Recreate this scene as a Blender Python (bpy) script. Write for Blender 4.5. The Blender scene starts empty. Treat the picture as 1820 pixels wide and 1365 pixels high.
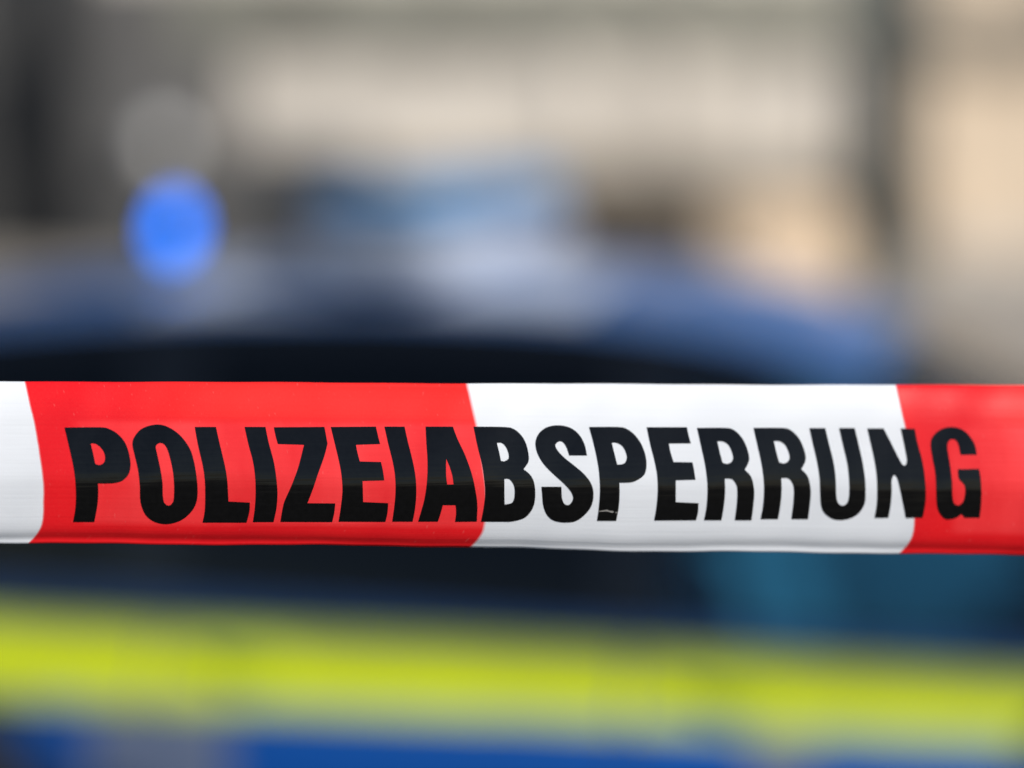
import bpy, bmesh, math, random
from mathutils import Vector, Matrix
random.seed(7)
R = math.radians
scn = bpy.context.scene
C = scn.collection

# ------------------------------------------------------------------ camera
CAM_H = 1.90
F_PX = 1820 * 85 / 36.0                    # 85 mm lens on a full frame body
PITCH = math.atan((682.5 - 180) / F_PX)
FOCUS = 1.190
cd = bpy.data.cameras.new('camera')
cam = bpy.data.objects.new('camera', cd); C.objects.link(cam)
cd.sensor_width = 36; cd.lens = 85; cd.clip_start = 0.05; cd.clip_end = 2000
cam.location = (0, 0, CAM_H); cam.rotation_euler = (math.pi/2 - PITCH, 0, 0)
cd.dof.use_dof = True; cd.dof.focus_distance = FOCUS*math.cos(math.atan(148/F_PX)); cd.dof.aperture_fstop = 1.5
cd.dof.aperture_ratio = 1.08
scn.camera = cam

# ------------------------------------------------------------------ sky and sun
SUN_AZ, SUN_EL = 55, 41                    # to the right of and behind the photographer
w = bpy.data.worlds.new('World'); scn.world = w; w.use_nodes = True
nt = w.node_tree; bg = nt.nodes['Background']
sky = nt.nodes.new('ShaderNodeTexSky'); sky.sky_type = 'NISHITA'; sky.sun_disc = False
sky.sun_elevation = R(SUN_EL); sky.sun_rotation = R(180 - SUN_AZ)
nt.links.new(sky.outputs['Color'], bg.inputs['Color']); bg.inputs['Strength'].default_value = 0.09
sl = bpy.data.lights.new('sun', 'SUN'); sun = bpy.data.objects.new('sun', sl); C.objects.link(sun)
sl.energy = 4.5; sl.angle = R(0.5); sl.color = (1.0, 0.95, 0.87)
tosun = Vector((math.sin(R(SUN_AZ))*math.cos(R(SUN_EL)), -math.cos(R(SUN_AZ))*math.cos(R(SUN_EL)), math.sin(R(SUN_EL))))
sun.rotation_euler = (-tosun).to_track_quat('-Z', 'Y').to_euler()
sun.location = (6, -4, 9)
scn.view_settings.view_transform = 'Standard'; scn.view_settings.look = 'None'
scn.view_settings.gamma = 1; scn.view_settings.exposure = 0.15
scn.view_settings.use_curve_mapping = False
scn.render.engine = 'CYCLES'
scn.cycles.use_adaptive_sampling = False
scn.cycles.use_denoising = True
scn.cycles.max_bounces = 8; scn.cycles.transparent_max_bounces = 16
scn.cycles.caustics_reflective = False; scn.cycles.caustics_refractive = False

# ------------------------------------------------------------------ materials
def mat(name, col, rough=0.5, metal=0.0, coat=0.0, vary=0.0, scale=8.0, bump=0.0, bscale=60.0, col2=None, spec=None, coat_rough=0.03):
    m = bpy.data.materials.new(name); m.use_nodes = True
    n = m.node_tree.nodes; l = m.node_tree.links; p = n['Principled BSDF']
    p.inputs['Base Color'].default_value = (*col, 1); p.inputs['Roughness'].default_value = rough
    p.inputs['Metallic'].default_value = metal; p.inputs['Coat Weight'].default_value = coat
    p.inputs['Coat Roughness'].default_value = coat_rough
    if spec is not None: p.inputs['Specular IOR Level'].default_value = spec
    tc = n.new('ShaderNodeTexCoord')
    if vary:
        t = n.new('ShaderNodeTexNoise'); t.inputs['Scale'].default_value = scale; t.inputs['Detail'].default_value = 5
        l.new(tc.outputs['Object'], t.inputs['Vector'])
        r = n.new('ShaderNodeValToRGB')
        c2 = col2 or tuple(c*(1+vary) for c in col); c1 = tuple(c*(1-vary) for c in col) if col2 is None else col
        r.color_ramp.elements[0].position = .3; r.color_ramp.elements[1].position = .7
        r.color_ramp.elements[0].color = (*c1, 1); r.color_ramp.elements[1].color = (*[min(1, c) for c in c2], 1)
        l.new(t.outputs['Fac'], r.inputs['Fac']); l.new(r.outputs['Color'], p.inputs['Base Color'])
    if bump:
        t2 = n.new('ShaderNodeTexNoise'); t2.inputs['Scale'].default_value = bscale; t2.inputs['Detail'].default_value = 4
        l.new(tc.outputs['Object'], t2.inputs['Vector'])
        b = n.new('ShaderNodeBump'); b.inputs['Strength'].default_value = bump; b.inputs['Distance'].default_value = .01
        l.new(t2.outputs['Fac'], b.inputs['Height']); l.new(b.outputs['Normal'], p.inputs['Normal'])
    return m

def glass(name, tint, rough=0.0):
    m = bpy.data.materials.new(name); m.use_nodes = True
    n = m.node_tree.nodes; l = m.node_tree.links; n.remove(n['Principled BSDF'])
    tr = n.new('ShaderNodeBsdfTransparent'); tr.inputs['Color'].default_value = (*tint, 1)
    gl = n.new('ShaderNodeBsdfGlossy'); gl.inputs['Roughness'].default_value = rough
    fr = n.new('ShaderNodeFresnel'); fr.inputs['IOR'].default_value = 1.5
    mx = n.new('ShaderNodeMixShader')
    l.new(fr.outputs[0], mx.inputs[0]); l.new(tr.outputs[0], mx.inputs[1]); l.new(gl.outputs[0], mx.inputs[2])
    l.new(mx.outputs[0], n['Material Output'].inputs['Surface'])
    return m

def emit(name, col, s):
    m = bpy.data.materials.new(name); m.use_nodes = True
    n = m.node_tree.nodes; p = n['Principled BSDF']
    p.inputs['Base Color'].default_value = (*col, 1)
    p.inputs['Emission Color'].default_value = (*col, 1); p.inputs['Emission Strength'].default_value = s
    return m

M = {}
M['paint'] = mat('silver_blue_paint', (.046, .125, .33), .36, .1, .40, vary=.04, scale=3, spec=.35)
M['blue'] = mat('blue_livery_film', (.001, .105, .48), .35, 0, .5, vary=.06, scale=4)
M['silver'] = mat('silver_livery_film', (.19, .24, .37), .4, .1, .3, vary=.05, scale=5)
M['yellow'] = mat('fluorescent_yellow_film', (.68, .78, .001), .34, 0, .25, vary=.05, scale=6, coat_rough=.2)
M['black'] = mat('black_plastic', (.012, .012, .014), .5, vary=.2, scale=20)
M['gloss_black'] = mat('gloss_black_trim', (.004, .005, .007), .12, vary=.2, scale=20)
M['rubber'] = mat('tyre_rubber', (.02, .02, .02), .8, vary=.2, scale=30, bump=.3)
M['alloy'] = mat('alloy_rim', (.55, .56, .58), .3, .9, vary=.05)
M['chrome'] = mat('bright_trim', (.6, .6, .62), .15, 1, vary=.03)
M['tint'] = glass('dark_tinted_glass', (.05, .06, .08))
M['teal'] = glass('green_tinted_glass', (.42, .68, .80))
M['seat'] = mat('grey_seat_fabric', (.34, .36, .36), .9, vary=.15, scale=40, bump=.3, bscale=200)
M['trim'] = mat('dark_interior_trim', (.03, .032, .036), .6, vary=.2, scale=20)
M['dash'] = mat('grey_dashboard', (.46, .48, .50), .6, vary=.1, scale=20)
M['lens'] = mat('blue_lamp_lens', (.002, .15, .36), .3, 0, .1, vary=.06, scale=12)
M['barbody'] = mat('pale_lamp_bar_housing', (.36, .40, .49), .45, 0, .2, vary=.04, scale=10)
M['dome'] = glass('blue_dome', (.25, .5, 1.0), .02)
M['led'] = emit('lit_blue_lamp', (.0, .20, .50), 7.6)
M['red_lens'] = mat('red_lamp_lens', (.35, .01, .01), .2, 0, .6, vary=.05)
M['clear_lens'] = mat('clear_lamp_lens', (.6, .62, .65), .1, .3, .8, vary=.05)
M['plate'] = mat('number_plate', (.75, .75, .75), .4, vary=.03)
M['stone'] = mat('pale_sandstone', (.70, .64, .565), .85, vary=.30, scale=1.1, bump=.4, bscale=12)
M['stone_warm'] = mat('warm_sandstone', (.74, .60, .45), .85, vary=.18, scale=1.3, bump=.4, bscale=12)
M['stone_tan'] = mat('tan_dado_stone', (.34, .295, .235), .85, vary=.1, scale=1.2, bump=.4, bscale=12)
M['olive'] = mat('olive_grey_fascia', (.245, .24, .20), .7, vary=.5, scale=1.1, bump=.2)
M['grey_stone'] = mat('grey_stone', (.115, .112, .11), .85, vary=.15, scale=1.0, bump=.4, bscale=12)
M['plinth'] = mat('dark_brown_plinth', (.055, .043, .032), .8, vary=.2, scale=1.5, bump=.4, bscale=12)
M['dark_grey'] = mat('dark_grey_render', (.05, .052, .056), .8, vary=.15, scale=2, bump=.3)
M['gate'] = mat('dark_gate_timber', (.05, .049, .048), .7, vary=.2, scale=4, bump=.3)
M['green_iron'] = mat('dark_green_iron', (.07, .078, .072), .55, .1, vary=.15, scale=6)
M['winframe'] = mat('window_frame', (.45, .44, .42), .5, vary=.05)
M['pane'] = mat('window_pane', (.03, .04, .05), .08, 0, .5, vary=.1)
M['roof_tile'] = mat('slate_roof', (.07, .07, .075), .7, vary=.2, scale=3, bump=.4)

def paving():
    m = bpy.data.materials.new('plaza_paving'); m.use_nodes = True
    n = m.node_tree.nodes; l = m.node_tree.links; p = n['Principled BSDF']
    tc = n.new('ShaderNodeTexCoord')
    br = n.new('ShaderNodeTexBrick'); br.inputs['Scale'].default_value = 1.0
    br.inputs['Brick Width'].default_value = .6; br.inputs['Row Height'].default_value = .4
    br.inputs['Mortar Size'].default_value = .008
    br.inputs['Color1'].default_value = (.36, .325, .285, 1); br.inputs['Color2'].default_value = (.30, .275, .245, 1)
    br.inputs['Mortar'].default_value = (.14, .13, .12, 1)
    ns = n.new('ShaderNodeTexNoise'); ns.inputs['Scale'].default_value = .7; ns.inputs['Detail'].default_value = 6
    mx = n.new('ShaderNodeMixRGB'); mx.blend_type = 'MULTIPLY'; mx.inputs[0].default_value = .35
    l.new(tc.outputs['Object'], br.inputs['Vector']); l.new(tc.outputs['Object'], ns.inputs['Vector'])
    l.new(br.outputs['Color'], mx.inputs[1]); l.new(ns.outputs['Fac'], mx.inputs[2])
    l.new(mx.outputs[0], p.inputs['Base Color']); p.inputs['Roughness'].default_value = .85
    bp = n.new('ShaderNodeBump'); bp.inputs['Strength'].default_value = .4; bp.inputs['Distance'].default_value = .01
    l.new(br.outputs['Fac'], bp.inputs['Height']); bp.invert = True; l.new(bp.outputs['Normal'], p.inputs['Normal'])
    return m
M['paving'] = paving()

# ------------------------------------------------------------------ mesh helpers
def link(name, me, m, parent=None, loc=None):
    o = bpy.data.objects.new(name, me); C.objects.link(o)
    if m is not None: me.materials.append(m)
    if parent is not None: o.parent = parent
    if loc is not None: o.location = loc
    return o
def obj(name, bm, m, parent=None, smooth=False, loc=None):
    me = bpy.data.meshes.new(name)
    bmesh.ops.recalc_face_normals(bm, faces=bm.faces)
    bm.to_mesh(me); bm.free()
    if smooth:
        for p in me.polygons: p.use_smooth = True
        me.set_sharp_from_angle(angle=R(38))
    return link(name, me, m, parent, loc)
def box(bm, x0, x1, y0, y1, z0, z1, bev=0.0):
    vs = [bm.verts.new(v) for v in ((x0,y0,z0),(x1,y0,z0),(x1,y1,z0),(x0,y1,z0),(x0,y0,z1),(x1,y0,z1),(x1,y1,z1),(x0,y1,z1))]
    fs = [bm.faces.new([vs[i] for i in q]) for q in ((0,3,2,1),(4,5,6,7),(0,1,5,4),(1,2,6,5),(2,3,7,6),(3,0,4,7))]
    if bev:
        es = list({e for f in fs for e in f.edges})
        bmesh.ops.bevel(bm, geom=es, offset=bev, segments=2, affect='EDGES', profile=.5)
    return bm
def nb(): return bmesh.new()
def boxo(name, dims, m, parent=None, bev=0.0):
    return obj(name, box(nb(), *dims, bev=bev), m, parent, smooth=bool(bev))
def lathe(bm, prof, seg=24, axis='z', org=(0,0,0), caps=True):
    rings = []
    for r, h in prof:
        ring = []
        for k in range(seg):
            a = 2*math.pi*k/seg; c, s = r*math.cos(a), r*math.sin(a)
            v = (c, s, h) if axis == 'z' else (c, h, s)
            ring.append(bm.verts.new((v[0]+org[0], v[1]+org[1], v[2]+org[2])))
        rings.append(ring)
    for a, b in zip(rings, rings[1:]):
        for k in range(seg):
            bm.faces.new((a[k], a[(k+1) % seg], b[(k+1) % seg], b[k]))
    if caps: bm.faces.new(rings[0][::-1]); bm.faces.new(rings[-1])
    return bm
def grid(bm, pts):
    """pts[i][j] -> quads"""
    vs = [[bm.verts.new(p) for p in row] for row in pts]
    for a, b in zip(vs, vs[1:]):
        for k in range(len(a)-1):
            bm.faces.new((a[k], a[k+1], b[k+1], b[k]))
    return vs
def shell(bm, pts, off):
    """closed thin plate: pts[i][j] outer points, off = Vector thickness inward"""
    a = grid(bm, pts); b = grid(bm, [[Vector(p)+off for p in row] for row in pts])
    n, k = len(a), len(a[0])
    for i in range(n-1):
        bm.faces.new((a[i][0], a[i+1][0], b[i+1][0], b[i][0])); bm.faces.new((a[i][k-1], b[i][k-1], b[i+1][k-1], a[i+1][k-1]))
    for j in range(k-1):
        bm.faces.new((a[0][j], b[0][j], b[0][j+1], a[0][j+1])); bm.faces.new((a[n-1][j], a[n-1][j+1], b[n-1][j+1], b[n-1][j]))
    return bm
def interp(tab, x):
    if x <= tab[0][0]: return tab[0][1]
    for (x0, y0), (x1, y1) in zip(tab, tab[1:]):
        if x <= x1:
            t = (x-x0)/(x1-x0); return y0+(y1-y0)*t
    return tab[-1][1]
def pchip(tab, x):
    """monotone-ish smooth interpolation"""
    n = len(tab)
    if x <= tab[0][0]: return tab[0][1]
    if x >= tab[-1][0]: return tab[-1][1]
    for i in range(n-1):
        if tab[i][0] <= x <= tab[i+1][0]: break
    def sl(k):
        if k <= 0: return (tab[1][1]-tab[0][1])/(tab[1][0]-tab[0][0])
        if k >= n-1: return (tab[-1][1]-tab[-2][1])/(tab[-1][0]-tab[-2][0])
        return (tab[k+1][1]-tab[k-1][1])/(tab[k+1][0]-tab[k-1][0])
    (x0, y0), (x1, y1) = tab[i], tab[i+1]; h = x1-x0; t = (x-x0)/h
    return (2*t**3-3*t*t+1)*y0+(t**3-2*t*t+t)*h*sl(i)+(-2*t**3+3*t*t)*y1+(t**3-t*t)*h*sl(i+1)
def lin(a, b, n): return [a+(b-a)*i/(n-1) for i in range(n)]
def empty(name, loc=(0,0,0), rz=0, label=None, cat=None, group=None):
    o = bpy.data.objects.new(name, None); C.objects.link(o); o.location = loc; o.rotation_euler = (0, 0, rz)
    o.empty_display_size = .2
    return tag(o, label, cat, group)
def tag(o, label=None, cat=None, group=None, kind=None):
    if label: o['label'] = label
    if cat: o['category'] = cat
    if group: o['group'] = group
    if kind: o['kind'] = kind
    return o

# ------------------------------------------------------------------ ground
g = nb(); grid(g, [[(x, y, 0) for y in (-400, -20, 60, 600)] for x in (-500, -20, 20, 500)])
tag(obj('ground', g, M['paving']), 'sunlit grey beige paved square', 'ground', kind='structure')

M['asphalt'] = mat('asphalt', (.048, .046, .044), .9, vary=.25, scale=14, bump=.5, bscale=120)
g = nb(); grid(g, [[(x, y, .004) for y in (-60, 0, 7.6)] for x in (-300, 0, 300)])
tag(obj('road', g, M['asphalt']), 'dark asphalt road under the car and the tape', 'road', kind='structure')
M['line'] = mat('road_paint', (.7, .7, .68), .7, vary=.15, scale=20)
for y in (7.6,):
    boxo('kerb', (-300, 300, y+.001, y+.15, -.05, .12), mat('kerb_stone', (.30, .28, .26), .85, vary=.15, scale=3, bump=.3), None, bev=.015)
    tag(bpy.data.objects['kerb'], 'grey stone kerb beyond the car', 'kerb', kind='structure')
g = nb(); grid(g, [[(x, y, .118) for y in (7.75, 40, 600)] for x in (-500, 0, 500)])
tag(obj('pavement', g, M['paving']), 'sunlit grey beige paved square beyond the kerb', 'pavement', kind='structure')

# ------------------------------------------------------------------ background buildings
def gx(px, D): return (px-910)/F_PX*D
def gz(py, D): return CAM_H-(py-180)/F_PX*D

def window(parent, x, z, wd, h, y, m_stone):
    f = boxo('window', (x-wd/2, x+wd/2, y-.05, y-.003, z, z+h), M['winframe'], parent, bev=.01)
    for sx in (-1, 1):
        for k in range(2):
            x0 = x+(.03 if sx > 0 else -wd/2+.07); z0 = z+.07+k*(h-.1)/2
            boxo('pane', (x0, x0+wd/2-.1, y-.058, y-.048, z0, z0+(h-.1)/2-.04), M['pane'], f)
    boxo('sill', (x-wd/2-.1, x+wd/2+.1, y-.16, y-.002, z-.12, z-.004), m_stone, f, bev=.01)
    return f

DB = 26.0
hall = empty('stone_building', (0, DB, 0), 0, 'pale sandstone building with olive grey fascia across the back of the square', 'building')
boxo('wall', (-4.42, 4.32, 0, 8, 0, 9), M['stone'], hall)
boxo('grey_pier', (-4.62, -2.9, -.06, -.003, 0, 2.43), M['grey_stone'], hall, bev=.02)
boxo('wall_return', (-9.5, -4.44, .9, 8, 0, 9), M['grey_stone'], hall)
boxo('fascia', (-3.6, 4.32, -.12, -.004, 2.44, 3.35), M['olive'], hall, bev=.02)
boxo('grey_fascia', (-4.72, -3.604, -.12, -.004, 2.44, 3.35), M['grey_stone'], hall, bev=.02)
boxo('plinth', (-2.88, 4.32, -.10, -.003, 0, 1.02), M['plinth'], hall, bev=.015)
boxo('plinth', (-2.88, -1.5, -.12, -.1005, 0, 1.45), M['dark_grey'], hall, bev=.015)
boxo('dado', (-2.88, 4.32, -.07, -.0035, 1.025, 1.28), M['stone_tan'], hall, bev=.015)
for x in (.72, 1.72, 3.55):
    boxo('pilaster', (x-.14, x+.14, -.065, -.0045, 1.285, 2.435), M['stone'], hall, bev=.015)
boxo('cornice', (-9.6, 4.31, -.35, .5, 8.6, 9.02), M['stone'], hall, bev=.04)
boxo('roof', (-9.7, 4.31, -.45, 8.2, 9.025, 9.4), M['roof_tile'], hall, bev=.05)
for x in (-3.2, -1.0, 1.2, 3.0):
    for z in (4.1, 6.5): window(hall, x, z, 1.1, 1.7, 0, M['stone'])
wlx, wlz = gx(300, DB), gz(262, DB)
wl_ = empty('added_glint'); wl_.parent = hall  # no lamp here: white globe on a bracket added for a blurred glint
M['glint'] = mat('glint_white', (.85, .85, .84), .2, 0, .6, vary=.03)
g_ = nb(); bmesh.ops.create_uvsphere(g_, u_segments=20, v_segments=12, radius=.19)
bmesh.ops.translate(g_, vec=(wlx, -.34, wlz), verts=g_.verts); obj('added_globe', g_, M['glint'], wl_, True)
boxo('added_bracket', (wlx-.02, wlx+.02, -.34, -.06, wlz-.24, wlz-.195), M['black'], wl_, bev=.006)
gt = empty('timber_gate', (-6.9, DB+.7, 0), 0, 'dark timber double gate recessed at the far left', 'gate')
for k in range(18):
    x0 = -2.25+k*.25
    boxo('board', (x0, x0+.244, -.03, .03, .02, 3.3), M['gate'], gt, bev=.006)
for z in (.35, 1.95): boxo('crossbar', (-2.25, 2.245, .032, .08, z, z+.15), M['gate'], gt)
boxo('handle', (-.10, -.06, -.09, -.031, .95, 1.15), M['chrome'], gt, bev=.008)

DR = 25.7
wing = empty('sandstone_house', (0, DR, 0), 0, 'warm sunlit sandstone house at the right edge', 'building')
xw = gx(1640, DR)
boxo('wall', (xw, xw+7, 0, 6.5, 0, 7), M['stone_warm'], wing)
boxo('fascia', (xw-.05, xw+7.05, -.08, -.003, 2.25, 2.9), M['stone_tan'], wing, bev=.02)
boxo('dado', (xw-.01, xw+7.02, -.05, -.004, 0, .42), M['stone'], wing, bev=.02)
boxo('corner_stone', (xw-.03, xw+.32, -.035, -.0035, .425, 2.245), M['stone_warm'], wing, bev=.02)
boxo('roof', (xw-.2, xw+7.3, -.4, 6.9, 7.005, 7.3), M['roof_tile'], wing, bev=.04)
for x in (1.9, 4.2):
    for z in (3.3, 5.1): window(wing, xw+x, z, 1.0, 1.35, 0, M['stone'])

DS = 22.5
st = empty('stone_steps', (0, DS, 0), 0, 'tan sandstone steps in front of the dark plinth', 'steps')
for k in range(5):
    boxo('step', (gx(1290, DS)+.0*k, gx(1530, DS), .34*k, 1.9, .17*k+.001, .17*(k+1)), M['stone_warm'], st, bev=.012)

DL = 22.0
lp = empty('lamp_post', (gx(1556, DL), DL, 0), 0, 'thick dark green iron post beside the sandstone house', 'post')
obj('shaft', lathe(nb(), [(.26,0),(.26,.12),(.22,.2),(.21,.7),(.23,.76),(.25,.85),(.24,2.0),(.21,5.2),(.25,5.3),(.03,5.4)], 20), M['green_iron'], lp, True)
boxo('cabinet', (-.30, .30, -.40, -.245, 1.95, 3.3), M['green_iron'], lp, bev=.02)
obj('lantern', lathe(nb(), [(.10,5.41),(.22,5.75),(.24,5.8),(.05,6.0)], 8), M['clear_lens'], lp)

# ------------------------------------------------------------------ police car
ANG = math.atan(.263)
CAR_B = Vector((gx(1115, 4.45), 4.45, 0))
nrm = Vector((math.sin(ANG), math.cos(ANG), 0))
cen = CAR_B + .88*nrm
car = empty('police_car', (cen.x, cen.y, 0), -ANG, 'silver and blue police estate car with yellow stripe behind the tape', 'car')

def W(x): return .90-.026*(x-.40)**2-.24*(abs(x+.05)/2.32)**12
DZ = [(.18,-.07),(.3,-.025),(.45,0),(.6,.004),(.69,0),(.735,-.008),(.800,-.046),(.83,-.049),(.905,-.036),(.92,-.040)]
def dz(z): return interp(DZ, z)
def side(x, z, off=0): return W(x)+dz(z)+off
HOOD = [(1.1,.905),(1.5,.86),(1.9,.79),(2.15,.72),(2.25,.62)]
def ztop(x): return .905 if x < 1.1 else pchip(HOOD, x)
WH = [(-1.53, .36), (1.42, .36)]; ZW = .32
def zlow(x):
    z = .18
    for xc, r in WH:
        if abs(x-xc) < r: z = max(z, ZW+math.sqrt(r*r-(x-xc)**2))
    return z
xs = sorted(set(lin(-2.37, 2.25, 90) + [xc+s*r*math.sin(a) for xc, r in WH for s in (-1, 1) for a in lin(0, math.pi/2, 8)]
    + [xc+s*(r+.002) for xc, r in WH for s in (-1, 1)]))
b = nb()
for s in (-1, 1):
    rows = []
    for x in xs:
        zl, zt = zlow(x), ztop(x); k = min(1, zt/.905)
        rows.append([(x, s*side(x, z/k if k < 1 else z), z) for z in lin(zl, zt, 22)])
    grid(b, rows)
for xe in (xs[0], xs[-1]):                     # nose and tail
    zt = ztop(xe); k = min(1, zt/.905)
    grid(b, [[(xe+(math.copysign(.05, xe))*(1-t*t), t*side(xe, z/k), z) for t in lin(-1, 1, 9)] for z in lin(.18, zt, 12)])
grid(b, [[(x, t*(W(x)-.08), .185) for t in lin(-1, 1, 3)] for x in lin(-2.35, 2.2, 10)])
bmesh.ops.remove_doubles(b, verts=b.verts, dist=.0005)
obj('body', b, M['paint'], car, True)
# wheel wells
for xc, r in WH:
    for s in (-1, 1):
        w_ = nb(); grid(w_, [[(xc+(r+.004)*math.cos(a), s*y, ZW+(r+.004)*math.sin(a)) for y in (.52, .86)] for a in lin(-.3, math.pi+.3, 20)])
        obj('wheel_well', w_, M['black'], car)
# bonnet
b = nb(); grid(b, [[(x, t*(side(x, .905)), ztop(x)+.035*(1-abs(t)**2.5)) for t in lin(-1, 1, 17)] for x in lin(1.08, 2.25, 16)])
obj('bonnet', b, M['paint'], car, True)

def patch(x0, x1, z0, z1, s, off, th=.004, nx=14, nz=9):
    zz = sorted(set(lin(z0, z1, nz)+[z for z, _ in DZ if z0 < z < z1]))
    return shell(nb(), [[Vector((x, s*side(x, z, off), z)) for z in zz] for x in lin(x0, x1, nx)], Vector((0, -s*th, 0)))
SB = [(-2.1,.680),(-1.25,.698),(-.2,.740),(.75,.756),(1.5,.758)]
ST = [(-1.3,.836),(-.3,.862),(.3,.866),(.8,.860),(1.5,.86)]
def stripe(x0, x1, s, z1=.9):
    return shell(nb(), [[Vector((x, s*side(x, z, .0075), z)) for z in lin(interp(SB, x), min(z1, interp(ST, x)), 16)] for x in lin(x0, x1, 20)], Vector((0, -s*.003, 0)))
def lower(x0, x1, s, z0=.40):
    return shell(nb(), [[Vector((x, s*side(x, z, .0075), z)) for z in lin(z0, interp(SB, x)-.004, 10)] for x in lin(x0, x1, 10)], Vector((0, -s*.003, 0)))
BLUE = [(-1.25, -1.11), (-.797, -.004), (.005, .24), (.36, 1.03)]
SILV = [(-1.108, -.99), (-.975, -.80), (.243, .357)]
def livery(part, x0, x1, s):
    obj('yellow_stripe', stripe(x0, x1, s), M['yellow'], part, True)
    for a, c in BLUE:
        a, c = max(a, x0), min(c, x1)
        if c-a > .02: obj('blue_panel', lower(a, c, s), M['blue'], part, True)
    for a, c in SILV:
        a, c = max(a, x0), min(c, x1)
        if c-a > .02: obj('silver_panel', lower(a, c, s), M['silver'], part, True)
for s in (-1, 1):
    for nm, x0, x1 in (('rear_door', -.980, -.004), ('front_door', .005, 1.03)):
        d = obj(nm, patch(x0, x1,   .27, .900, s, .005, .006), M['paint'], car, True)
        livery(d, x0+.002, x1-.002, s)
        hx = x0+.10
        obj('handle', shell(nb(), [[Vector((x, s*(side(x,   .79)+.012+.02*math.sin(math.pi*(x-hx)/.2)), z)) for z in (.775, .79, .802)] for x in lin(hx, hx+.2, 9)], Vector((0, -s*.008, 0))), M['yellow'], d, True)
    q = obj('rear_quarter', patch(-2.1, -.985, .685, .900, s, .005, .006), M['paint'], car, True)
    obj('yellow_stripe', stripe(-2.09, -.988, s), M['yellow'], q, True)
    obj('blue_panel', lower(-1.24, -1.112, s, .56), M['blue'], car, True)
    obj('silver_panel', lower(-1.108, -.985, s, .52), M['silver'], car, True)
    f = obj('front_wing', patch(1.04, 1.50, .74, .850, s, .005, .006), M['paint'], car, True)
    obj('yellow_stripe', stripe(1.045, 1.49, s, .845), M['yellow'], f, True)
    obj('sill_strip', patch(-.98, 1.03, .19, .255, s, .006, .006), M['black'], car, True)

# greenhouse
ROOF = [(-2.0,1.345),(-1.6,1.420),(-1.1,1.470),(-.6,1.490),(-.2,1.482),(.1,1.452),(.3,1.405),(.42,1.360)]
XF, XR = .42, -2.0
def top(x):
    """upper edge of the side of the cabin: (half width, height)"""
    if x <= XF: return (.615-.05*max(0, (x-.1)/.32)*0, pchip(ROOF, x))
    t = (x-XF)/(1.2-XF); return (.615+.135*t, 1.360-(1.360-.955)*t**1.12)
def bot(x): return (side(x, .905)-.006, .905)
def cab(x, t, s, off=0):
    (y0, z0), (y1, z1) = bot(x), top(x)
    y = y0+(y1-y0)*t+.03*math.sin(math.pi*t)+off; return Vector((x, s*y, z0+(z1-z0)*t))
def cabp(x0, x1, t0, t1, s, off=0, th=.02, nx=12, ntt=8):
    return shell(nb(), [[cab(x, t, s, off) for t in lin(t0, t1, ntt)] for x in lin(x0, x1, nx)], Vector((0, -s*th, 0)))
for s in (-1, 1):
    obj('side_window', cabp(.05, 1.06, .03, .90, s, -.004, .004, 16), M['teal'], car, True)
    obj('side_window', cabp(-.925, -.05, .03, .90, s, -.004, .004, 16), M['tint'], car, True)
    obj('side_window', cabp(-1.82, -1.065, .03, .90, s, -.004, .004, 12), M['tint'], car, True)
    obj('door_pillar', cabp(-.062, .062, .0, .905, s, .002, .02, 3), M['gloss_black'], car, True)
    obj('rear_pillar', cabp(-1.075, -.915, .0, .905, s, .002, .02, 3), M['gloss_black'], car, True)
    obj('tail_pillar', cabp(-2.0, -1.81, .0, .905, s, .003, .02, 4), M['paint'], car, True)
    obj('roof_rail', cabp(-2.0, .42, .893, 1.0, s, .004, .02, 30, 3), M['gloss_black'], car, True)
    obj('windscreen_pillar', cabp(.42, 1.19, .893, 1.0, s, .004, .02, 14, 3), M['gloss_black'], car, True)
    obj('window_trim', cabp(-1.82, 1.05, -.012, .028, s, .004, .012, 30, 2), M['gloss_black'], car, True)
# roof skin with crown
rp = []
for x in lin(XR, XF, 30):
    y1, z1 = top(x)
    rp.append([Vector((x, t*(y1-.004), z1+.052*(1-abs(t)**2.2)+.002)) for t in lin(-1, 1, 21)])
obj('roof', shell(nb(), rp, Vector((0, 0, -.02))), M['paint'], car, True)
M['sky_sheen'] = mat('painted_sky_sheen', (.42, .47, .58), .45, 0, .1, vary=.04, scale=6)
mk = []  # pale sheet on the roof paints in its bright sky reflection
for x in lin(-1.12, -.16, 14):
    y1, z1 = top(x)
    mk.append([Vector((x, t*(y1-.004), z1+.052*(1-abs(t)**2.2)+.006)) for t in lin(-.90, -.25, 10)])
obj('roof_sky_sheen', shell(nb(), mk, Vector((0, 0, -.003))), M['sky_sheen'], car, True)
# windscreen and rear window
def ws(u, t):
    x0, x1 = XF, 1.2; (ya, za), (yb, zb) = top(x0), top(x1)
    s_ = t; x = x0+(x1-x0)*u; ya_, z = top(min(x, x1))
    return Vector((x+.0+.10*u*(1-s_*s_), s_*(ya_-.02), z+.050*(1-abs(s_)**2.2)*(1-.6*u)))
obj('windscreen', shell(nb(), [[ws(u, t) for t in lin(-1, 1, 17)] for u in lin(.02, .99, 14)], Vector((0, 0, -.006))), M['teal'], car, True)
obj('cowl', shell(nb(), [[Vector((x+.07*(1-t*t), t*.80, .952)) for t in lin(-1, 1, 9)] for x in lin(1.08, 1.24, 3)], Vector((0, 0, -.01))), M['black'], car, True)
def rw(u, t):
    return Vector((XR-.02-.30*u-.04*(1-t*t), t*(.60+.15*u), 1.335-.385*u+.045*(1-abs(t)**2.2)*(1-u)))
obj('rear_window', shell(nb(), [[rw(u, t) for t in lin(-.92, .92, 13)] for u in lin(.12, .95, 8)], Vector((.006, 0, 0))), M['tint'], car, True)
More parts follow.
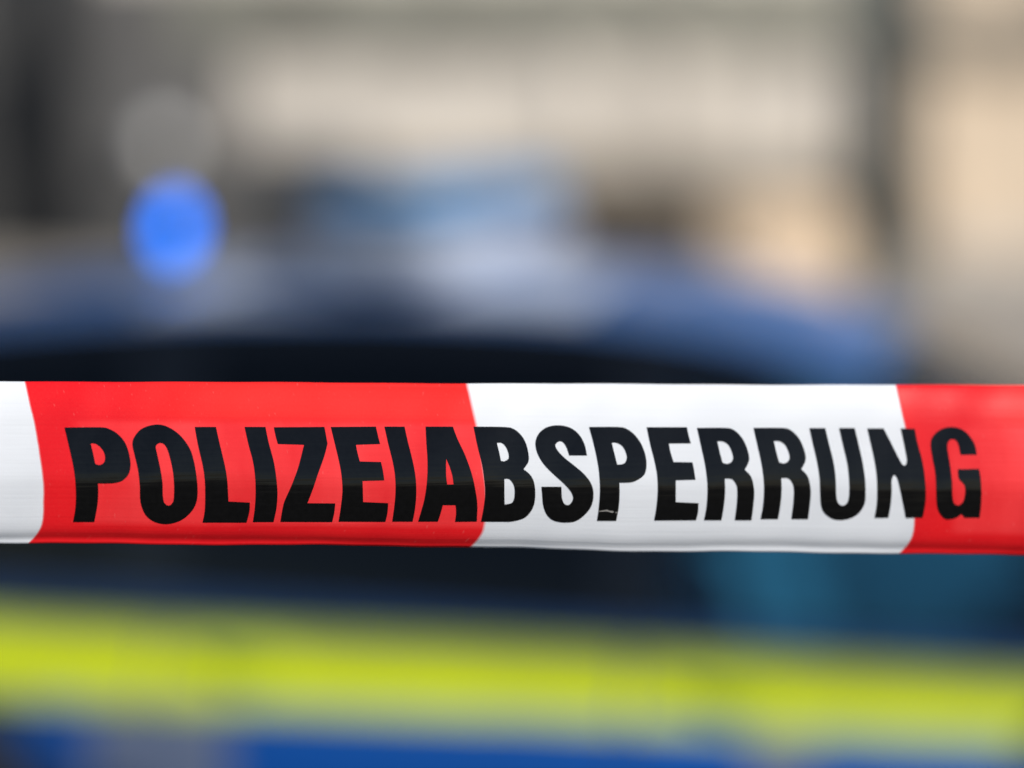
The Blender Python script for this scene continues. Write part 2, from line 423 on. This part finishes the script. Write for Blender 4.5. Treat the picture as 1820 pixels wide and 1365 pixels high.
obj('tailgate', shell(nb(), [[rw(u, t)+Vector((.012, 0, 0)) for t in lin(-1, 1, 13)] for u in (0, .12)], Vector((.03, 0, 0))), M['paint'], car, True)
for s in (-1, 1):
    obj('tail_side', shell(nb(), [[cab(-2.0, 1-u, s, .003).lerp(rw(u, s*1.0)+Vector((.004, 0, 0)), k) for k in (0, .5, 1)] for u in lin(0, 1, 8)], Vector((0, -s*.02, 0))), M['paint'], car, True)
    obj('tail_window_frame', shell(nb(), [[rw(u, s*t)+Vector((.004, 0, 0)) for t in (.9, .95, .998)] for u in lin(.0, 1, 8)], Vector((.03, 0, 0))), M['paint'], car, True)
    # lamps
    obj('tail_lamp', shell(nb(), [[Vector((-2.372+.10*(1-t), s*(.58+.06*t), z)) for t in (0, .5, 1)] for z in lin(.70, .93, 5)], Vector((.03, 0, 0))), M['red_lens'], car, True)
    obj('headlight', shell(nb(), [[Vector((2.312-.06*t-.1*t*t, s*(.36+.26*t), z)) for t in lin(0, 1, 6)] for z in lin(.50, .615, 4)], Vector((-.03, 0, 0))), M['clear_lens'], car, True)
    # mirror
    mr = empty('door_mirror'); mr.parent = car
    m_ = nb(); bmesh.ops.create_uvsphere(m_, u_segments=16, v_segments=10, radius=1)
    bmesh.ops.transform(m_, matrix=Matrix.Translation((1.10, s*.95, 1.00)) @ Matrix.Diagonal((.055, .095, .062, 1)), verts=m_.verts)
    obj('housing', m_, M['paint'], mr, True)
    m_ = nb(); bmesh.ops.create_circle(m_, cap_ends=True, segments=20, radius=1)
    bmesh.ops.transform(m_, matrix=Matrix.Translation((1.043, s*.95, 1.00)) @ Matrix.Rotation(math.pi/2, 4, 'Y') @ Matrix.Diagonal((.048, .080, 1, 1)), verts=m_.verts)
    obj('mirror_glass', m_, M['chrome'], mr)
    obj('arm', box(nb(), 1.07, 1.13, min(s*.80, s*.89), max(s*.80, s*.89), .935, .965, bev=.008), M['black'], mr, True)
boxo('grille', (2.301, 2.318, -.32, .32, .44, .56), M['black'], car, bev=.006)
boxo('bumper', (2.285, 2.330, -.50, .50, .24, .40), M['paint'], car, bev=.02)
boxo('number_plate', (2.331, 2.337, -.26, .26, .28, .39), M['plate'], car)
boxo('rear_bumper', (-2.475, -2.40, -.62, .62, .28, .50), M['paint'], car, bev=.025)
boxo('rear_number_plate', (-2.437, -2.425, -.26, .26, .62, .73), M['plate'], car)
# wheels
tyre_me = None
for xc, r in WH:
    for s in (-1, 1):
        wl = empty('wheel'); wl.parent = car; wl.location = (xc, s*.76, ZW); wl.scale = (1, s, 1)
        if tyre_me is None:
            t_ = obj('tyre', lathe(nb(), [(.21,-.10),(.27,-.11),(.305,-.10),(.318,-.07),(.318,.07),(.305,.10),(.27,.11),(.21,.10)], 40, 'y', caps=False), M['rubber'], wl, True)
            rb = lathe(nb(), [(.212,-.09),(.212,.085),(.19,.07),(.05,.03),(.05,-.02)], 40, 'y')
            for k in range(5):
                sp = box(nb(), -.028, .028, .055, .092, .03, .205, bev=.008)
                sp.transform(Matrix.Rotation(2*math.pi*k/5, 4, 'Y'))
                tmp = bpy.data.meshes.new('t'); sp.to_mesh(tmp); sp.free(); rb.from_mesh(tmp); bpy.data.meshes.remove(tmp)
            r_ = obj('rim', rb, M['alloy'], wl, True); tyre_me, rim_me = t_.data, r_.data
        else:
            link('tyre', tyre_me, None, wl); link('rim', rim_me, None, wl)
# cabin
boxo('cabin_floor', (-2.25, 1.15, -.70, .70, .24, .30), M['trim'], car)
boxo('luggage_deck', (-2.2, -1.05, -.68, .68, .31, .90), M['trim'], car)
boxo('dashboard', (.82, 1.18, -.70, .70, .62, .935), M['dash'], car, bev=.05)
def seat(x, y, wd, m_):
    s_ = empty('seat'); s_.parent = car; s_.location = (x, y, 0)
    boxo('cushion', (-.25, .27, -wd/2, wd/2, .31, .50), m_, s_, bev=.06)
    bk = box(nb(), -.07, .07, -wd/2, wd/2, 0, .56, bev=.06); bk.transform(Matrix.Translation((-.24, 0, .46)) @ Matrix.Rotation(R(-14), 4, 'Y'))
    obj('backrest', bk, m_, s_, True)
    for yy in ([0] if wd < .8 else [-.4, .4]):
        hr = box(nb(), -.05, .05, yy-.13, yy+.13, 0, .18, bev=.045); hr.transform(Matrix.Translation((-.39, 0, 1.03)) @ Matrix.Rotation(R(-8), 4, 'Y'))
        obj('headrest', hr, m_, s_, True)
seat(.42, -.37, .50, M['seat']); seat(.42, .37, .50, M['seat']); seat(-.62, 0, 1.25, M['trim'])
for s in (-1, 1): boxo('door_trim', (.06, 1.0, min(s*.74, s*.77), max(s*.74, s*.77), .32, .89), M['dash'], car, bev=.01)
sw = nb()
rings = [[sw.verts.new((.0, (.18+.017*math.cos(q))*math.cos(a), (.18+.017*math.cos(q))*math.sin(a)+0)) for q in lin(0, 2*math.pi*7/8, 8)] for a in lin(0, 2*math.pi*23/24, 24)]
for i, rr in enumerate(rings):
    for k, v in enumerate(rr): v.co.x = .017*math.sin(2*math.pi*k/8)
    for k in range(8): sw.faces.new((rr[k], rr[(k+1) % 8], rings[(i+1) % 24][(k+1) % 8], rings[(i+1) % 24][k]))
box(sw, -.012, .012, -.17, .17, -.03, .03); box(sw, -.013, .011, -.03, .03, -.17, 0)
sw.transform(Matrix.Translation((.74, .37, .82)) @ Matrix.Rotation(R(-25), 4, 'Y'))
obj('steering_wheel', sw, M['black'], car, True)

# lamp bar across the roof
LBX = -.60; zr = pchip(ROOF, LBX)+.05
def barshape(y0, y1, hw, z0, z1, endr, n=7):
    """long rounded lamp section lying along y"""
    bm = nb(); rings = []
    ys = [y0+endr*(1-math.cos(a)) for a in lin(0, math.pi/2, 5)] + [y1-endr*(1-math.cos(a)) for a in lin(math.pi/2, 0, 5)]
    for y in ys:
        e = min((y-y0)/endr, (y1-y)/endr, 1) if endr else 1; k = .45+.55*math.sqrt(max(0, 1-(1-e)**2))
        ring = []
        for i in range(28):
            a = 2*math.pi*i/28; c, s_ = math.cos(a), math.sin(a)
            ring.append(bm.verts.new((hw*k*math.copysign(abs(c)**.5, c), y, (z0+z1)/2+(z1-z0)/2*(.75+.25*k)*math.copysign(abs(s_)**.5, s_))))
        rings.append(ring)
    for p, q in zip(rings, rings[1:]):
        for i in range(28): bm.faces.new((p[i], p[(i+1) % 28], q[(i+1) % 28], q[i]))
    bm.faces.new(rings[0]); bm.faces.new(rings[-1])
    return bm
lb = empty('lamp_bar'); lb.parent = car; lb.location = (LBX, 0, zr)
obj('housing', barshape(-.56, .56, .165, -.005, .100, .05), M['barbody'], lb, True)
obj('blue_lens', barshape(-.555, -.17, .15, .103, .195, .06), M['lens'], lb, True)
obj('blue_lens', barshape(.17, .555, .15, .103, .195, .06), M['lens'], lb, True)
obj('speaker_cover', barshape(-.168, .168, .145, .103, .188, .01), M['lens'], lb, True)
for s in (-1, 1): obj('foot', box(nb(), -.07, .07, s*.47-.04, s*.47+.04, -.06, .022, bev=.01), M['black'], lb, True)

# lit beacon at the rear of the roof
bx = -1.262; zb = pchip(ROOF, bx)+.048
bc = empty('beacon'); bc.parent = car; bc.location = (bx, 0, zb)
obj('base', lathe(nb(), [(.075,-.01),(.078,.02),(.065,.035),(.06,.04)], 28), M['black'], bc, True)
obj('dome', lathe(nb(), [(.058,.042),(.060,.08),(.056,.125),(.042,.155),(.02,.17),(.004,.174)], 28), M['dome'], bc, True)
d_ = nb(); bmesh.ops.create_uvsphere(d_, u_segments=16, v_segments=10, radius=1)
bmesh.ops.transform(d_, matrix=Matrix.Rotation(R(20), 4, 'Y') @ Matrix.Diagonal((.038, .036, .050, 1)), verts=d_.verts)
bmesh.ops.translate(d_, vec=(0, 0, .100), verts=d_.verts)
obj('lamp', d_, M['led'], bc, True)

# ------------------------------------------------------------------ barrier tape
ct, sn = math.cos(PITCH), math.sin(PITCH)
def ray_point(xp, yp, Y):
    """point of the tape sheet at distance Y whose size on the 36 mm frame is known"""
    u = (xp-910)/F_PX; v = -(yp-682.5)/F_PX
    d = Vector((u, ct+v*sn, -sn+v*ct))
    return Vector((0, 0, CAM_H))+d*(Y/d.y)
TILT = [(0,44),(.05,34),(.14,25),(.26,17),(.42,14),(.55,11),(.585,6.8),(.615,5.0),(.635,1.5),(.70,-.5),(.85,-3),(.91,-9),(.94,-20),(.965,-34),(.982,-8),(1,18)]
TH = .0815
acc = [0.0]; NV = 200
for i in range(NV):
    acc.append(acc[-1]-math.tan(R(interp(TILT, (i+.5)/NV)))*TH/NV)
mid = acc[NV//2]
def profile(v):
    t = max(0, min(1, v))*NV; i = min(NV-1, int(t)); return acc[i]+(acc[i+1]-acc[i])*(t-i)-mid
EDGE_T = [(-6000,668),(0,677.5),(900,681.5),(1820,684.5),(7000,690)]
EDGE_B = [(-6000,940),(0,965),(430,968.5),(850,973.5),(1120,979),(1300,981),(1820,986.5),(7000,1000)]
def edge_t(x): return pchip(EDGE_T, x)+.5*math.sin(x/97.)+.3*math.sin(x/31.+1)
def edge_b(x): return pchip(EDGE_B, x)+.9*math.sin(x/61.+2)+.7*math.sin(x/143.)+.35*math.sin(x/19.)
def tape_pt(xp, yp, off=0.0):
    yt, yb = edge_t(xp), edge_b(xp); v = (yp-yt)/(yb-yt)
    Y = 1.185+(xp-880)/1820*.058 + profile(v+.010*math.sin(xp/190.+.4)+.006*math.sin(xp/53.)*math.sin(math.pi*min(1,max(0,v))))
    Y += .0010*math.sin(xp/210.+.9)*math.sin(math.pi*min(1,max(0,v)))+.0004*math.sin(xp/83.+4*v)+.00022*math.sin(xp/37.+3*v+math.sin(xp/260.))+.00007*math.sin(xp/15.+9*v)*(1+math.sin(xp/120.))
    return ray_point(xp, yp, Y-off)
SHIFT = [(0,0),(.14,9),(.27,18),(.42,25),(.63,33),(.78,33),(.89,30),(.95,20),(1,6)]

def tape_material():
    m = bpy.data.materials.new('red_white_tape_film'); m.use_nodes = True
    n = m.node_tree.nodes; l = m.node_tree.links; p = n['Principled BSDF']
    uv = n.new('ShaderNodeUVMap'); uv.uv_map = 'print'
    sx = n.new('ShaderNodeSeparateXYZ'); l.new(uv.outputs[0], sx.inputs[0])
    def noise(scale, detail, vec, mp=(1,1,1)):
        mpn = n.new('ShaderNodeMapping'); mpn.inputs['Scale'].default_value = mp; l.new(vec, mpn.inputs['Vector'])
        t = n.new('ShaderNodeTexNoise'); t.inputs['Scale'].default_value = scale; t.inputs['Detail'].default_value = detail
        l.new(mpn.outputs[0], t.inputs['Vector']); return t.outputs['Fac']
    def math_(op, a, b_=None, c=None):
        k = n.new('ShaderNodeMath'); k.operation = op
        for i, q in enumerate((a, b_, c)):
            if q is None: continue
            if isinstance(q, (int, float)): k.inputs[i].default_value = q
            else: l.new(q, k.inputs[i])
        return k.outputs[0]
    def ramp(f, a, b_, c0, c1):
        r = n.new('ShaderNodeValToRGB'); l.new(f, r.inputs['Fac'])
        r.color_ramp.elements[0].position = a; r.color_ramp.elements[1].position = b_
        r.color_ramp.elements[0].color = (*c0, 1); r.color_ramp.elements[1].color = (*c1, 1); return r.outputs['Color']
    def mix(f, a, b_, kind='MIX'):
        k = n.new('ShaderNodeMixRGB'); k.blend_type = kind
        if isinstance(f, (int, float)): k.inputs[0].default_value = f
        else: l.new(f, k.inputs[0])
        for i, q in ((1, a), (2, b_)):
            if isinstance(q, tuple): k.inputs[i].default_value = (*q, 1)
            else: l.new(q, k.inputs[i])
        return k.outputs[0]
    # u is in stripe lengths: red where frac(u/2) < .5
    wob = math_('MULTIPLY', math_('SUBTRACT', noise(14, 3, uv.outputs[0]), .5), .004)
    u = math_('ADD', sx.outputs[0], wob)
    fr = math_('FRACT', math_('MULTIPLY', u, .5))
    tri = math_('SUBTRACT', .25, math_('ABSOLUTE', math_('SUBTRACT', fr, .25)))      # >0 inside red, distance to the border
    red = ramp(math_('ADD', math_('MULTIPLY', tri, 40.0), .5), .42, .58, (0,0,0), (1,1,1))
    edge = ramp(math_('ADD', math_('MULTIPLY', tri, 14.0), .5), .5, .62, (1,1,1), (0,0,0))
    blot = noise(5, 4, uv.outputs[0], (1, .35, 1))
    grain = noise(330, 2, uv.outputs[0], (1, .4, 1))
    speck = ramp(noise(150, 1, uv.outputs[0], (1, .4, 1)), .70, .78, (0,0,0), (1,1,1))
    c_red = mix(ramp(blot, .35, .68, (0,0,0), (1,1,1)), (.74, .001, .010), (.86, .008, .014))
    vn = math_('DIVIDE', sx.outputs[1], .3733); us = math_('FRACT', math_('MULTIPLY', u, .5))
    def band(q, a, b_, w_): 
        return math_('MULTIPLY', ramp(q, a-w_, a+w_, (0,0,0), (1,1,1)), ramp(q, b_-w_, b_+w_, (1,1,1), (0,0,0)))
    worn = math_('MULTIPLY', band(vn, .245, .875, .02), ramp(us, .040, .052, (0,0,0), (1,1,1)))
    worn = math_('MULTIPLY', worn, ramp(blot, .30, .62, (.15,.15,.15), (1,1,1)))
    c_red = mix(math_('MULTIPLY', worn, .9), c_red, (.94, .055, .062))
    top_tone = math_('MULTIPLY', ramp(vn, .20, .27, (1,1,1), (0,0,0)), ramp(us, .09, .22, (0,0,0), (1,1,1)))  # upper margin more orange, away from the start of each red stripe
    c_red = mix(math_('MULTIPLY', top_tone, .7), c_red, (.88, .024, .018))
    c_red = mix(math_('MULTIPLY', grain, .22), c_red, (.92, .07, .06))
    c_red = mix(math_('MULTIPLY', speck, .10), c_red, (.95, .45, .40))
    c_wht = mix(math_('MULTIPLY', grain, .10), (.76, .785, .83), (.66, .685, .73))
    col = mix(red, c_wht, c_red)
    l.new(col, p.inputs['Base Color'])
    rr = math_('ADD', .30, math_('MULTIPLY', blot, .16)); l.new(rr, p.inputs['Roughness'])
    p.inputs['Coat Weight'].default_value = .05; p.inputs['Coat Roughness'].default_value = .16; p.inputs['Specular IOR Level'].default_value = .26
    bp = n.new('ShaderNodeBump'); bp.inputs['Strength'].default_value = .34; bp.inputs['Distance'].default_value = .0012
    l.new(math_('ADD', math_('MULTIPLY', noise(3.0, 3, uv.outputs[0], (.5, 3.5, 1)), 1.0), math_('ADD', math_('MULTIPLY', noise(4.0, 5, uv.outputs[0], (.25, 40, 1)), .22), math_('MULTIPLY', grain, .05))), bp.inputs['Height'])
    l.new(bp.outputs['Normal'], p.inputs['Normal'])
    # thin film lets some light through from behind
    tl = n.new('ShaderNodeBsdfTranslucent'); l.new(col, tl.inputs['Color'])
    ms = n.new('ShaderNodeMixShader'); ms.inputs[0].default_value = .16
    l.new(p.outputs[0], ms.inputs[1]); l.new(tl.outputs[0], ms.inputs[2]); l.new(ms.outputs[0], n['Material Output'].inputs['Surface'])
    return m
STR = [(-1500,-2),(-735,-1),(43,0),(830,1),(1591,2),(2370,3),(3140,4)]
def stripe_u(x):
    if x < -735: return -1+(x+735)/778.
    if x > 1591: return 2+(x-1591)/778.
    return interp(STR, x)
base_x = sorted(set(list(range(-16000, -100, 300)) + list(range(-100, 1925, 20)) + list(range(2000, 18000, 300))))
vv = [i/72 for i in range(73)]
verts, faces, uvs = [], [], []
for x in base_x:
    for v in vv:
        xp = x+pchip(SHIFT, v); yp = edge_t(xp)+v*(edge_b(xp)-edge_t(xp))
        verts.append(tape_pt(xp, yp)); uvs.append((stripe_u(x), v*.3733))
nvv = len(vv)
for i in range(len(base_x)-1):
    for j in range(nvv-1):
        a = i*nvv+j; faces.append((a, a+1, a+nvv+1, a+nvv))
me = bpy.data.meshes.new('barrier_tape'); me.from_pydata(verts, [], faces)
ul = me.uv_layers.new(name='print')
for lp_ in me.loops: ul.data[lp_.index].uv = uvs[lp_.vertex_index]
for p in me.polygons: p.use_smooth = True
tape = link('barrier_tape', me, tape_material())
so = tape.modifiers.new('film', 'SOLIDIFY'); so.thickness = .00012; so.offset = -1
tag(tape, 'red and white plastic barrier tape printed with black capital letters', 'barrier tape')

M['ink'] = mat('black_ink', (.002, .002, .0022), .13, vary=.35, scale=400, bump=.02, bscale=900, spec=.34)
nk = M['ink'].node_tree; tcn = nk.nodes.new('ShaderNodeTexCoord'); mpk = nk.nodes.new('ShaderNodeMapping'); mpk.inputs['Scale'].default_value = (6, 6, 420)
nsk = nk.nodes.new('ShaderNodeTexNoise'); nsk.inputs['Scale'].default_value = 1.0; nsk.inputs['Detail'].default_value = 5
bpk = [q for q in nk.nodes if q.type == 'BUMP'][0]; bpk.inputs['Strength'].default_value = .16; bpk.inputs['Distance'].default_value = .0008
nk.links.new(tcn.outputs['Object'], mpk.inputs['Vector']); nk.links.new(mpk.outputs[0], nsk.inputs['Vector']); nk.links.new(nsk.outputs['Fac'], bpk.inputs['Height'])
p_ = M['ink'].node_tree.nodes['Principled BSDF']; p_.inputs['Coat Weight'].default_value = .0; p_.inputs['Coat Roughness'].default_value = .12

def outline(pts, org):
    """corner points have a third entry; the rest are joined by smooth curves"""
    n = len(pts); out = []
    P = [Vector((org[0]+p[0]*360/1820., org[1]+p[1]*360/1820.)) for p in pts]
    cor = [len(p) > 2 for p in pts]
    for i in range(n):
        a, b_ = P[i], P[(i+1) % n]
        p0 = P[i-1] if not cor[i] else a-(b_-a)*.5
        p3 = P[(i+2) % n] if not cor[(i+1) % n] else b_+(b_-a)*.5
        k = 1 if (cor[i] and cor[(i+1) % n]) else max(2, int((b_-a).length/3.5))
        for q in range(k):
            t = q/k
            out.append(.5*((2*a)+(b_-p0)*t+(2*p0-5*a+4*b_-p3)*t*t+(3*a-p0-3*b_+p3)*t**3))
    return out
def tape_print(name, loops, org, m, off=.00012, label=None):
    bm = nb(); es = []
    for lp_ in loops:
        vs = [bm.verts.new((q.x, q.y, 0)) for q in outline(lp_, org)]
        for i in range(len(vs)): es.append(bm.edges.new((vs[i], vs[(i+1) % len(vs)])))
    bmesh.ops.triangle_fill(bm, edges=es, use_beauty=True, use_dissolve=False)
    y0 = min(v.co.y for v in bm.verts); y1 = max(v.co.y for v in bm.verts)
    x0 = min(v.co.x for v in bm.verts); x1 = max(v.co.x for v in bm.verts)
    y = math.ceil(y0/4)*4
    while y < y1:
        bmesh.ops.bisect_plane(bm, geom=bm.verts[:]+bm.edges[:]+bm.faces[:], plane_co=(0, y, 0), plane_no=(0, 1, 0), dist=.001); y += 4
    x = math.ceil(x0/12)*12
    while x < x1:
        bmesh.ops.bisect_plane(bm, geom=bm.verts[:]+bm.edges[:]+bm.faces[:], plane_co=(x, 0, 0), plane_no=(1, 0, 0), dist=.001); x += 12
    nrmls = []
    for v in bm.verts:
        xp, yp = v.co.x, v.co.y
        c0 = tape_pt(xp, yp, off); dx = tape_pt(xp+1, yp, off)-tape_pt(xp-1, yp, off); dy = tape_pt(xp, yp-1, off)-tape_pt(xp, yp+1, off)
        v.co = c0; nrmls.append(dx.cross(dy).normalized())
    for f in bm.faces:
        f.normal_update()
        if f.normal.y > 0: f.normal_flip()
        f.smooth = True
    me = bpy.data.meshes.new(name); bm.verts.index_update(); bm.to_mesh(me); bm.free()
    me.normals_split_custom_set_from_vertices(nrmls)
    return link(name, me, m, tape)

A_, B_, C_, D_, E_ = (100,740), (420,740), (720,740), (1040,740), (1400,740)
RO = [(1005,103,1),(1250,103),(1330,118),(1400,180),(1445,260),(1472,350),(1470,410),(1435,480,1),(1480,525),(1505,580),(1520,680),(1512,800),(1495,935,1),(1345,935,1),(1362,800),(1368,690),(1360,620),(1320,565),(1255,560,1),(1258,680),(1245,820),(1225,935,1),(1068,935,1),(1090,820),(1100,680),(1095,560),(1075,420),(1040,260)]
RI = [(1188,225,1),(1235,225),(1285,255),(1315,310),(1330,370),(1315,410),(1275,427),(1235,415,1),(1212,330)]
def mv(pts, dx, ky=1.0): return [(p[0]+dx, 103+(p[1]-103)*ky)+tuple(p[2:]) for p in pts]
LET = [
 (A_, [[(75,100,1),(390,98),(480,115),(560,165),(620,240),(655,340),(668,440),(650,520),(600,575),(540,597),(470,603),(375,603,1),(378,680),(370,800),(342,950,1),(150,950,1),(170,850),(178,720),(170,560),(150,430),(115,270)],
       [(310,245,1),(350,245),(400,280),(432,330),(440,380),(425,420),(385,438),(350,425,1),(335,350)]]),
 (A_, [[(880,75),(980,85),(1090,150),(1170,240),(1220,340),(1255,500),(1270,650),(1262,760),(1220,850),(1130,930),(1010,968),(900,955),(820,905),(775,830),(755,740),(752,620),(735,480),(705,350),(685,250),(705,180),(770,110)],
       [(935,238),(975,255),(1005,310),(1035,420),(1055,540),(1060,680),(1050,770),(1010,803),(970,775),(957,700),(955,600),(935,470),(905,330),(895,265)]]),
 (A_, [[(1245,95,1),(1435,95,1),(1465,230),(1510,420),(1535,560),(1548,765,1),(1740,775,1),(1735,860),(1710,955,1),(1315,955,1),(1335,850),(1340,700),(1335,560),(1315,430),(1275,260)]]),
 (B_, [[(75,95,1),(262,95,1),(290,230),(335,400),(358,540),(370,680),(362,820),(335,950,1),(150,950,1),(168,820),(175,680),(170,540),(150,400),(110,250)]]),
 (B_, [[(338,98,1),(792,95,1),(808,180),(820,245,1),(790,360),(730,530),(690,650),(640,780,1),(890,782,1),(880,870),(862,950,1),(398,948,1),(410,870),(432,770),(480,660),(510,590),(560,450),(610,255,1),(375,248,1),(355,180)]]),
 (B_, [[(850,95,1),(1255,92,1),(1270,160),(1292,248,1),(1075,255,1),(1090,330),(1110,405,1),(1300,410,1),(1318,490),(1330,575,1),(1135,580,1),(1140,770,1),(1365,780,1),(1358,870),(1340,948,1),(920,946,1),(940,820),(955,680),(950,560),(930,430),(890,260)]]),
 (B_, [[(1332,92,1),(1512,92,1),(1540,220),(1585,400),(1610,540),(1618,680),(1608,820),(1585,946,1),(1402,946,1),(1420,820),(1432,680),(1428,540),(1405,400),(1365,240)]]),
 (C_, [[(185,92,1),(430,92,1),(470,200),(540,350),(600,520),(635,680),(650,800),(645,946,1),(450,948,1),(460,870),(455,798,1),(340,798,1),(320,870),(295,946,1),(118,946,1),(150,840),(180,720),(200,560),(203,400),(192,230)],
       [(370,378,1),(400,450),(425,530),(437,612,1),(378,612,1),(370,540),(368,450)]]),
 (C_, [[(615,92,1),(880,95),(970,110),(1040,165),(1085,240),(1110,340),(1108,410),(1065,475,1),(1120,520),(1155,580),(1170,680),(1160,790),(1120,870),(1060,920),(960,946),(880,948),(682,948,1),(705,830),(720,690),(710,550),(690,420),(650,260)],
       [(825,238,1),(870,240),(905,275),(928,330),(930,380),(890,405,1),(862,400,1),(845,320)],
       [(893,562,1),(935,565),(970,605),(985,660),(980,740),(955,780),(895,792,1),(893,680)]]),
 (C_, [[(1635,352,1),(1612,250),(1565,165),(1490,105),(1390,80),(1280,95),(1205,150),(1172,230),(1185,320),(1235,415),(1310,500),(1400,580),(1460,640),(1500,695),(1508,750),(1470,797),(1430,785),(1410,730),(1405,632,1),(1225,632,1),(1232,720),(1240,800),(1270,880),(1330,935),(1430,955),(1540,940),(1630,870),(1680,790),(1693,690),(1670,600),(1610,520),(1530,450),(1430,370),(1370,305),(1350,255),(1385,225),(1420,235),(1450,280),(1475,352,1)]]),
 (D_, [[(35,95,1),(290,95),(370,110),(440,160),(500,240),(540,340),(552,430),(540,510),(500,555),(430,590),(360,597),(308,597,1),(310,700),(302,820),(280,940,1),(107,940,1),(122,830),(133,690),(130,560),(115,430),(80,260)],
       [(240,238,1),(280,238),(330,265),(362,315),(375,370),(360,415),(325,432),(288,432,1),(265,340)]]),
 (D_, [[(553,97,1),(915,97,1),(930,170),(950,243,1),(752,245,1),(770,330),(795,410,1),(965,412,1),(980,490),(992,570,1),(815,575,1),(815,770,1),(1020,780,1),(1015,860),(997,935,1),(620,937,1),(640,820),(652,680),(648,540),(625,410),(585,250)]]),
 (D_, [RO, RI]),
 (D_, [mv(RO, 508, .988), mv(RI, 508, .988)]),
 (E_, [[(195,105,1),(338,105,1),(370,240),(410,400),(430,540),(438,720),(455,780),(490,802),(530,785),(552,720),(553,580),(535,420),(500,270),(462,105,1),(602,105,1),(635,240),(675,420),(697,580),(700,700),(690,790),(640,870),(570,915),(480,933),(400,920),(330,870),(300,800),(292,680),(285,540),(262,400),(225,240)]]),
 (E_, [[(715,108,1),(862,108,1),(920,220),(990,360),(1030,430),(1055,440),(1072,400),(1050,270),(1015,108,1),(1142,112,1),(1165,230),(1210,400),(1232,540),(1242,680),(1235,800),(1212,912,1),(1060,914,1),(1045,830),(1015,680),(985,560),(958,528),(935,570),(935,680),(925,800),(905,912,1),(780,914,1),(800,800),(805,680),(800,540),(780,400),(750,260)]]),
 (E_, [[(1700,345,1),(1680,250),(1620,160),(1550,110),(1460,95),(1370,120),(1305,180),(1285,250),(1300,370),(1325,500),(1335,640),(1340,780),(1360,860),(1410,920),(1470,925),(1530,905),(1560,880),(1590,912,1),(1725,912,1),(1738,800),(1742,680),(1735,560),(1720,472,1),(1530,475,1),(1540,560),(1590,620),(1595,700),(1575,770),(1535,800),(1495,780),(1480,700),(1478,600),(1460,440),(1435,280),(1450,220),(1490,205),(1530,240),(1555,345,1)]]),
]
for org, loops in LET: tape_print('printed_letter', loops, org, M['ink'])
M['scuff'] = mat('scuffed_ink', (.24, .23, .22), .6, vary=.3, scale=300)
tape_print('scuff_mark', [[(118,852,1),(160,846),(200,838,1),(216,848),(240,850,1),(262,858,1),(240,866),(210,856),(175,854),(120,858,1)]], D_, M['scuff'], .0002)
tape_print('scuff_mark', [[(270,862,1),(290,860,1),(292,868,1),(272,868,1)]], D_, M['scuff'], .0002)
